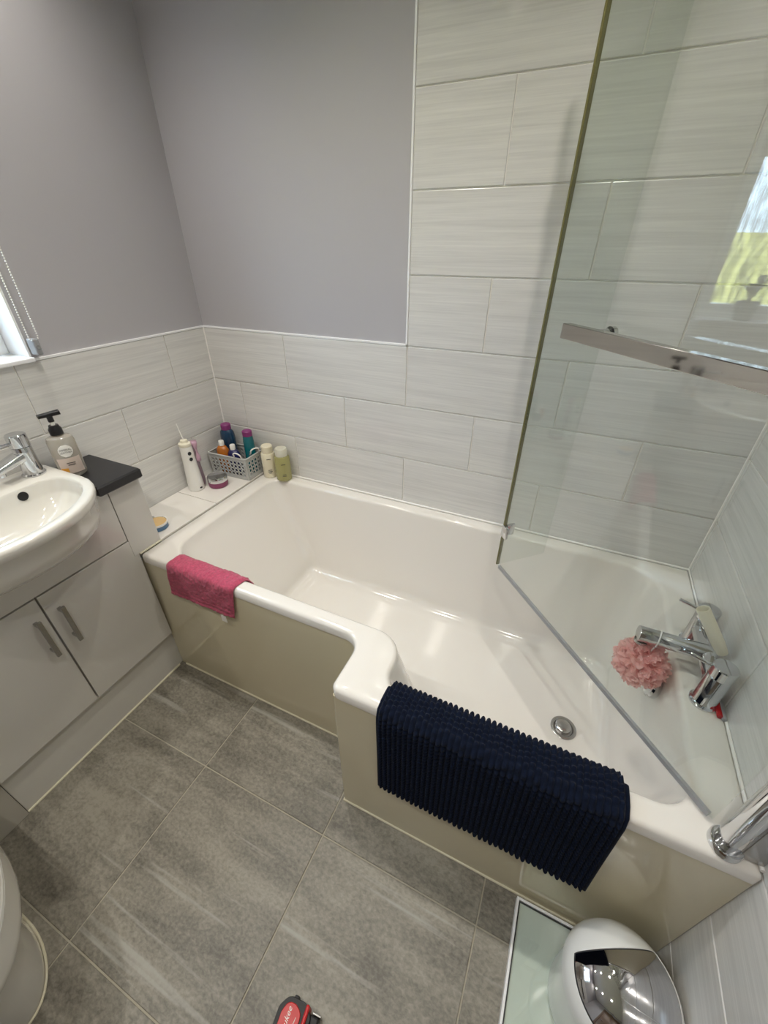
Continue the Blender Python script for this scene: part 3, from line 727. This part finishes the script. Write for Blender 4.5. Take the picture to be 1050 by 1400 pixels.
# pink face cloth over the narrow rim
pth2 = resample(smooth_path([(-.618, .535), (-.630, .572), (-.644, RIM+.002), (-.662, RIM+.002), (-.684, RIM+.002), (-.6915, RIM-.008), (-.6925, .54), (-.694, .452)], 2), .0035)
rr2 = random.Random(9); W2 = 88
nzv = [[rr2.uniform(0, 1) for _ in range(W2+1)] for _ in range(len(pth2)+1)]
def terry(u, s, i, k):
    d = .0050*nzv[i][k]+.0022*math.sin(u*9+s*30)**2
    if .012 < (len(pth2)-1-i)*.0035 < .020: d *= .25
    if .030 < (len(pth2)-1-i)*.0035 < .034: d *= .3
    return d
b = drape(pth2, lambda f_: .343-.022*max(0, f_-.35)/.65, lambda f_: .640-.040*f_, W2, terry, .004)
FC = root('face_cloth', (.48, -.665, RIM), 'pink terry face cloth draped over the bath rim by the cabinet', 'face cloth')
add('cloth', b, 'pink_terry', FC, smooth='all')
add('care_tag', box(.545, .566, -.7005, -.6995, .422, .452), 'print_white', FC)

# ================================================================== TOILETRIES ON THE LEDGE
def bottle(name, label, x, y, z, prof, m, cap=None, capm=None, sx=1, sy=1, rz=0, cat='bottle', tilt=None):
    r = root(name, (x, y, z), label, cat, rz)
    if tilt: r.rotation_euler = (tilt[0], tilt[1], rz)
    add('body', lathe(prof, n=32, sx=sx, sy=sy), m, r, smooth=True, world=False)
    if cap: add('cap', lathe(cap, n=28), capm, r, smooth=True, world=False)
    return r
# water flosser
FL = root('water_flosser', (.052, -.275, LZ), 'white cordless water flosser with lilac tank on the ledge', 'water flosser', rz=math.radians(-8))
add('body', lathe([(.031, 0), (.034, .003), (.0335, .02), (.030, .08), (.0265, .14), (.0255, .185), (.0245, .196)], n=36, sx=1.0, sy=.92), 'white_plastic', FL, smooth=True, world=False)
add('collar', lathe([(.0245, .1965), (.0255, .199), (.0245, .208), (.016, .212), (.014, .221), (.006, .224)], n=32, sx=1.0, sy=.92), 'cream_plastic', FL, smooth=True, world=False)
add('jet_tip', rod((0, 0, .222), (-.012, -.004, .288), .0030, 10, r1=.0018), 'white_plastic', FL, smooth=True, world=False)
lo = []
for k in range(11):
    t = k/10; z = .010+.185*t; w = .022-.010*t; ht = (.020-.008*t)*(1 if 0 < k < 10 else .6)
    cy_ = .030-.006*t
    lo.append([(w*.75*math.cos(a), cy_+ht*math.sin(a), z) for a in [2*PI*i/20 for i in range(20)]])
add('tank', loft(lo, True, True), 'lilac_film', FL, smooth=True, world=False)
b = bmesh.new()
lo = []
for k in range(9):
    t = k/8; z = .115+.088*t; w = .012+.004*math.sin(t*9); ht = .012+.003*math.sin(t*7+1)
    lo.append([(w*math.cos(a), .036+ht*math.sin(a), z) for a in [2*PI*i/18 for i in range(18)]])
loft(lo, True, True, bm=b)
add('tip_holder', b, 'lilac', FL, smooth='all', world=False)
for zz in (.145, .170):
    b = lathe([(.0075, 0), (.0075, .0015), (.0055, .0022), (.0045, .0012), (.0001, .0012)], n=20)
    xform(b, Matrix.Translation((.0262, -.006, zz)) @ Matrix.Rotation(PI/2-.05, 4, 'Y')); add('button', b, 'dark_trim', FL, smooth=True, world=False)
b = lathe([(.006, 0), (.006, .001), (.0001, .001)], n=18, sx=.6); xform(b, Matrix.Translation((.0335, 0, .014)) @ Matrix.Rotation(PI/2, 4, 'Y')); add('logo_mark', b, 'dark_trim', FL, world=False)
# cosmetic jar
r = root('cosmetic_jar', (.116, -.213, LZ), 'round plum cream jar with silver lid on the ledge', 'jar')
r.scale = (1.28, 1.28, 1.2)
add('jar', lathe([(.028, 0), (.031, .003), (.0315, .018), (.0305, .020)], n=40), 'plum', r, smooth=True, world=False)
add('lid', lathe([(.0315, .0205), (.0320, .022), (.0320, .036), (.0305, .0385), (.0290, .0375), (.0001, .0375)], n=40), 'chrome', r, smooth=True, world=False)
# soap tin
r = root('soap_tin', (.145, -.553, LZ), 'open blue tin holding tan soap beside the cabinet end', 'tin')
r.scale = (1.12, 1.12, 1.05)
add('tin', lathe([(.030, 0), (.032, .002), (.032, .016), (.0325, .017), (.0305, .017), (.0300, .012), (.0001, .012)], n=40), 'tin_blue', r, smooth=True, world=False)
add('tin_rim', lathe([(.0322, .0165), (.0335, .018), (.0335, .024), (.0310, .024), (.0308, .017)], n=40, cap0=False, cap1=False), 'print_white', r, smooth=True, world=False)
add('soap', lathe([(.030, .0125), (.0305, .021), (.028, .0235), (.0001, .024)], n=36), 'tin_tan', r, smooth=True, world=False)
add('lid_glint', box(-.031, -.024, -.016, .016, .018, .030, .003), 'chrome', r, world=False)
# perforated basket
BKZ = .106
BK = root('storage_basket', (.112, -.075, LZ), 'grey perforated plastic basket full of bottles in the corner', 'basket', rz=math.radians(2.5))
def holed(w0, w1, h, nx, nz, rad):
    """tapered side panel in local XZ with round holes"""
    bm_ = bmesh.new()
    mgx, mgz = .010, .014
    def P(u, v): return Vector((((w0+(w1-w0)*v)*(u-.5)), 0, h*v))
    cw = 1/nx; va, vb = mgz/h, 1-mgz/h; cv = (vb-va)/nz
    def cell(u0, u1, v0, v1):
        cu, cv_ = (u0+u1)/2, (v0+v1)/2; sq = []; ci = []
        wloc = (w0+w1)/2
        for k in range(12):
            a = 2*PI*k/12+PI/12*0; c, s = math.cos(a), math.sin(a); m = max(abs(c), abs(s))
            sq.append(bm_.verts.new(P(cu+(u1-u0)/2*c/m, cv_+(v1-v0)/2*s/m))); ci.append(bm_.verts.new(P(cu+rad/wloc*c, cv_+rad/h*s)))
        for k in range(12): bm_.faces.new((sq[k], sq[(k+1) % 12], ci[(k+1) % 12], ci[k]))
        return
    ua, ub = mgx/w0, 1-mgx/w0; cw = (ub-ua)/nx
    for i in range(nx):
        for j in range(nz): cell(ua+i*cw, ua+(i+1)*cw, va+j*cv, va+(j+1)*cv)
    def quad(u0, u1, v0, v1): bm_.faces.new([bm_.verts.new(P(u, v)) for u, v in ((u0, v0), (u1, v0), (u1, v1), (u0, v1))])
    quad(0, ua, 0, 1); quad(ub, 1, 0, 1); quad(ua, ub, 0, va); quad(ua, ub, vb, 1)
    bmesh.ops.remove_doubles(bm_, verts=bm_.verts, dist=1e-5)
    return bm_
bw, bd = .196, .118; tw_, td = .204, .126
for (nm, w0, w1, yy, ang, nx) in (('front', bw, tw_, -1, 0, 9), ('back', bw, tw_, 1, PI, 9), ('right', bd, td, 1, PI/2, 5), ('left', bd, td, -1, -PI/2, 5)):
    b = holed(w0, w1, BKZ-.006, nx, 4, .0066)
    lean = math.atan2(.004, BKZ); half = (bd if nm in ('front', 'back') else bw)/2
    M_ = Matrix.Rotation(ang, 4, 'Z') @ Matrix.Translation((0, -half, .002)) @ Matrix.Rotation(lean, 4, 'X')
    xform(b, M_)
    o = add('side_panel', b, 'basket_grey', BK, world=False); md = o.modifiers.new('thickness', 'SOLIDIFY'); md.thickness = .002; md.offset = 0
b = box(-bw/2, bw/2, -bd/2, bd/2, .0005, .0035, .001); add('base', b, 'basket_grey', BK, world=False)
rp = rounded([(-tw_/2, -td/2, .012), (tw_/2, -td/2, .012), (tw_/2, td/2, .012), (-tw_/2, td/2, .012)], 5, 4)
add('rim', tube([(x, y, BKZ-.003) for x, y in rp], .0036, 10, closed=True), 'basket_grey', BK, smooth='all', world=False)
for (px, py, rot) in ((.062, -td/2+.004, 0.0), (.095, .010, 1.1)):
    hp = [(.019*math.cos(a), 0, .016+.014*math.sin(a)) for a in [-PI*.10+PI*1.2*k/12 for k in range(13)]]
    b = tube([(.022, 0, 0)]+hp+[(-.022, 0, 0)], .0030, 10); xform(b, Matrix.Translation((px, py, BKZ-.004)) @ Matrix.Rotation(rot, 4, 'Z') @ Matrix.Rotation(.35, 4, 'X'))
    add('handle', b, 'print_white', BK, smooth='all', world=False)
bz = LZ+.0045
bottle('shampoo_bottle', 'wide dark blue bottle with purple cap at the back of the basket', .054, -.047, bz, [(.026, 0), (.029, .004), (.030, .05), (.032, .145), (.029, .170), (.020, .182)], 'deep_blue', [(.0215, .1825), (.0215, .203), (.019, .206)], 'purple_cap', sx=1.12, sy=.85)
bottle('shower_gel', 'slim teal bottle with purple cap standing in the basket', .170, -.046, bz, [(.021, 0), (.024, .004), (.024, .06), (.023, .145), (.0205, .170)], 'teal', [(.0210, .1705), (.0210, .191), (.018, .194)], 'purple_cap')
bottle('amber_bottle', 'amber bottle with white flip cap in the basket', .062, -.100, bz, [(.024, 0), (.027, .004), (.028, .07), (.027, .108), (.018, .122), (.011, .126)], 'amber', [(.0115, .1265), (.0115, .146), (.010, .148)], 'white_plastic', sx=1.1, sy=.8)
bottle('navy_bottle', 'navy bottle with white flip cap in the basket', .122, -.098, bz, [(.024, 0), (.027, .004), (.028, .07), (.027, .098), (.018, .113), (.011, .117)], 'navy_plastic', [(.0115, .1175), (.0115, .137), (.010, .139)], 'white_plastic', sx=1.1, sy=.8)
# the two bottles on the bath corner
r = bottle('lotion_bottle', 'cream white lotion bottle on the bath corner beside the basket', .264, -.044, RIM+.0005, [(.0235, 0), (.0260, .003), (.0265, .045), (.0265, .092), (.024, .097)], 'bottle_cream', [(.0215, .0975), (.0215, .122), (.019, .125)], 'bottle_cream')
r.scale = (1.14, 1.14, 1.18)
for z_, w_ in ((.078, .016), (.034, .014), (.028, .016), (.022, .010)):
    b = box(.0264, .0269, -w_/2, w_/2, z_-.0011, z_+.0011); xform(b, Matrix.Rotation(math.radians(-48), 4, 'Z')); add('print_line', b, 'print_dark', r, world=False)
r = bottle('toner_bottle', 'yellow green toner bottle with frosted cap on the bath corner', .337, -.041, RIM+.0005, [(.0255, 0), (.0285, .003), (.0288, .04), (.0275, .088), (.024, .094)], 'bottle_green', [(.0225, .0945), (.0225, .118), (.020, .122)], 'cap_frost')
r.scale = (1.18, 1.18, 1.2)
for z_, w_ in ((.068, .016), (.028, .013), (.022, .015)):
    b = box(.0286, .0291, -w_/2, w_/2, z_-.0011, z_+.0011); xform(b, Matrix.Rotation(math.radians(-48), 4, 'Z')); add('print_line', b, 'print_dark', r, world=False)

# ================================================================== BIN, SCALE, TAPE MEASURE
SCL = root('bathroom_scale', (1.738, -1.005, 0.0), 'flat pale glass bathroom scale on the floor under the bin', 'scale')
add('base', box(1.598, 1.878, -1.160, -0.866, .002, .0165, .002), 'scale_white', SCL)
b = box(1.591, 1.597, -1.167, -0.859, .001, .024, .001); box(1.879, 1.885, -1.167, -0.859, .001, .024, .001, bm=b); box(1.597, 1.879, -0.865, -0.859, .001, .024, .001, bm=b); box(1.597, 1.879, -1.167, -1.161, .001, .024, .001, bm=b)
add('frame', b, 'upvc', SCL)
b = box(1.5975, 1.600, -1.160, -0.866, .0165, .0205); box(1.876, 1.8785, -1.160, -0.866, .0165, .0205, bm=b); box(1.600, 1.876, -0.8685, -0.866, .0165, .0205, bm=b); box(1.600, 1.876, -1.160, -1.1575, .0165, .0205, bm=b)
add('gasket', b, 'dark_trim', SCL)
add('glass_plate', box(1.6005, 1.8755, -1.157, -0.869, .0167, .0215), 'plate_glass', SCL)
BX, BY, BR = 1.780, -0.981, .1075
BIN = root('swing_bin', (BX, BY, .0222), 'white domed swing bin with mirrored flap near the bath end', 'bin')
add('body', lathe([(.092, 0), (.098, .002), (.100, .008), (BR-.005, .160), (BR-.005, .180), (BR-.008, .182)], n=56), 'bin_white', BIN, smooth=True, world=False)
# dome lid with an opening for the flap; lid height over the plan
H0, HD = .182, .078
def dome(r): return H0+HD*math.sqrt(max(0, 1-(r/(BR+.001))**2.4))
fa = math.radians(25); fw = .0525; foff = -.004
def flap_in(x, y, mg=0.0):
    u = x*math.cos(fa)+y*math.sin(fa); v = -x*math.sin(fa)+y*math.cos(fa)-foff
    return abs(v) < fw-mg and math.hypot(x, y) < BR-.0125-mg
# polar-independent patch: build the flap outline in (u,v), fill ring around it by angular rays
NA = 144
def ray_r(a, mg=0.0):
    lo_, hi_ = 0.0, BR
    for _ in range(30):
        m_ = (lo_+hi_)/2
        if flap_in(m_*math.cos(a), m_*math.sin(a), mg): lo_ = m_
        else: hi_ = m_
    return lo_
def ring(fr): return [(fr(2*PI*k/NA)*math.cos(2*PI*k/NA), fr(2*PI*k/NA)*math.sin(2*PI*k/NA)) for k in range(NA)]
lps = []
for t in (0, .12, .3, .5, .7, .85, .95, 1.0):
    rg = ring(lambda a: (ray_r(a)*t+(BR+.001)*(1-t))); lps.append([(x, y, dome(math.hypot(x, y))) for x, y in rg])
lps.insert(0, [(x, y, H0-.004) for x, y in ring(lambda a: BR+.001)])
lps.append([(x, y, dome(math.hypot(x, y))-.006) for x, y in ring(ray_r)])
add('lid', loft(lps, False, False), 'bin_white', BIN, smooth='all', world=False)
lps = []
for t in (1.0, .9, .75, .6, .45, .3, .15, .02):
    rg = ring(lambda a: ray_r(a, .0022)*t); lps.append([(x, y, dome(math.hypot(x, y))-.0012) for x, y in rg])
add('flap', loft(lps, False, True), 'dark_mirror', BIN, smooth='all', world=False)
lps = [[(x, y, dome(math.hypot(x, y))-.0022) for x, y in ring(lambda a: ray_r(a)+.0002)], [(x, y, dome(math.hypot(x, y))-.0022) for x, y in ring(lambda a: ray_r(a, .0026))]]
add('flap_gap', loft(lps), 'dark_trim', BIN, smooth='all', world=False)
# tape measure lying on the floor
TM = root('tape_measure', (1.182, -1.290, 0.0), 'red and black tape measure lying on the grey floor', 'tape measure', rz=math.radians(6))
TM.scale = (1.15, 1.15, 1.15)
out_ = rounded([(-.036, -.037, .014), (.030, -.037, .012), (.030, .024, .012), (.012, .037, .012), (-.022, .037, .022), (-.036, .018, .016)], 6, 3)
b = loft([at(out_, .001), at(out_, .034), at([(x*.96, y*.96) for x, y in out_], .040)], True, True)
box(-.014, -.004, .034, .041, .012, .028, .002, bm=b)
add('case', b, 'tool_black', TM, smooth=True, world=False)
out2 = rounded([(-.027, -.035, .008), (.011, -.035, .008), (.011, .022, .014), (-.004, .029, .012), (-.020, .029, .014), (-.027, .012, .012)], 6, 3)
add('side_badge', loft([at(out2, .0385), at(out2, .0415), at([(x*.96-.0003, y*.96) for x, y in out2], .0425)], True, True), 'tool_red', TM, smooth=True, world=False)
add('lock_button', box(.0155, .0230, -.020, .036, .006, .046, .003), 'tool_red', TM, world=False)
add('mouth', box(.0255, .0440, .004, .028, .004, .032, .003), 'tool_black', TM, world=False)
add('hook', box(.030, .0470, .0285, .0315, .002, .034, .0006), 'brushed', TM, world=False)
add('blade', box(.0305, .0420, -.016, .0035, .006, .026, .0004), 'tool_yellow', TM, world=False)
b = text_bm('Milwaukee', .0128, shear=.35, depth=.0002); xform(b, Matrix.Translation((-.0125, -.005, .0428)) @ Matrix.Rotation(PI/2, 4, 'Z')); add('lettering', b, 'print_white', TM, world=False)
add('flash_mark', slab((-.003, -.030, .0427), (.003, .014, .0427), .0013, .0002, .0004, .0002), 'print_white', TM, world=False)

# ================================================================== BLIND AND PLANT AT THE WINDOW
BL = root('roller_blind', (.03, -.97, 2.15), 'grey roller blind half raised over the window', 'blind')
add('roller', rod((.040, -1.36, 2.165), (.040, -.612, 2.165), .020, 24), 'blind', BL, smooth=True)
add('fabric', box(.0185, .0200, -1.35, -.655, 1.745, 2.165), 'blind', BL)
add('bottom_bar', box(.0165, .0220, -1.35, -.655, 1.728, 1.746, .002), 'blind', BL)
b = bmesh.new(); path = []
for k in range(0, 100): path.append((.030, -.6275+.000*k, 1.232+.0092*k))
ball = bmesh.new(); bmesh.ops.create_icosphere(ball, subdivisions=1, radius=.0024); ballm = bpy.data.meshes.new('bead'); ball.to_mesh(ballm); ball.free()
for yy in (-.6205, -.6445):
    for k in range(150):
        b3 = bmesh.new(); 
        z = 1.246+.0061*k
        n0 = len(b.verts); b.from_mesh(ballm); b.verts.ensure_lookup_table()
        for v in b.verts[n0:]: v.co += Vector((.030, yy, z))
        b3.free()
for k in range(1, 6):
    a = PI*k/6; n0 = len(b.verts); b.from_mesh(ballm); b.verts.ensure_lookup_table()
    for v in b.verts[n0:]: v.co += Vector((.030, -.6325+.012*math.cos(a), 1.246-.012*math.sin(a)))
for yy in (-.6205, -.6445): tube([(.030, yy, 1.246), (.030, yy, 2.158)], .0006, 5, bm=b)
bpy.data.meshes.remove(ballm)
o = add('bead_chain', b, 'print_white', BL, smooth='all')
b = box(.001, .034, -.640, -.624, 1.196, 1.240, .004); add('chain_tensioner', b, 'seal_clear', BL)
add('tensioner_screw', rod((.033, -.632, 1.218), (.036, -.632, 1.218), .005, 14), 'brushed', BL)
PL = root('potted_plant', (-.045, -.815, WZ0+.0085), 'small leafy plant in a grey pot on the window sill', 'plant')
add('pot', lathe([(.030, 0), (.032, .002), (.040, .062), (.042, .064), (.042, .072), (.038, .072), (.037, .060)], n=28, cap1=True), 'pot_grey', PL, smooth=True, world=False)
add('soil', lathe([(.036, .060), (.036, .063), (.0001, .065)], n=20), 'soil', PL, world=False)
rl = random.Random(4)
for k in range(9):
    a = 2*PI*k/9+rl.uniform(-.2, .2); le = rl.uniform(.05, .075); up = rl.uniform(.05, .12)
    P3 = [Vector((math.cos(a)*le*t, math.sin(a)*le*t, .062+up*math.sin(t*2.2))) for t in [i/6 for i in range(7)]]
    bm_ = bmesh.new(); sd = Vector((-math.sin(a), math.cos(a), 0)); rw = []
    for i, p in enumerate(P3):
        w = .002+.012*math.sin(PI*max(0, (i-1.5))/4.5) if i < 6 else .0008
        w = max(w, .0008)
        rw.append([bm_.verts.new(p-sd*w), bm_.verts.new(p+Vector((0, 0, -.0015))), bm_.verts.new(p+sd*w)])
    for c, d2 in zip(rw, rw[1:]):
        for q in range(2): bm_.faces.new((c[q], c[q+1], d2[q+1], d2[q]))
    o = add('leaf', bm_, 'leaf', PL, smooth='all', world=False); md = o.modifiers.new('thickness', 'SOLIDIFY'); md.thickness = .0006
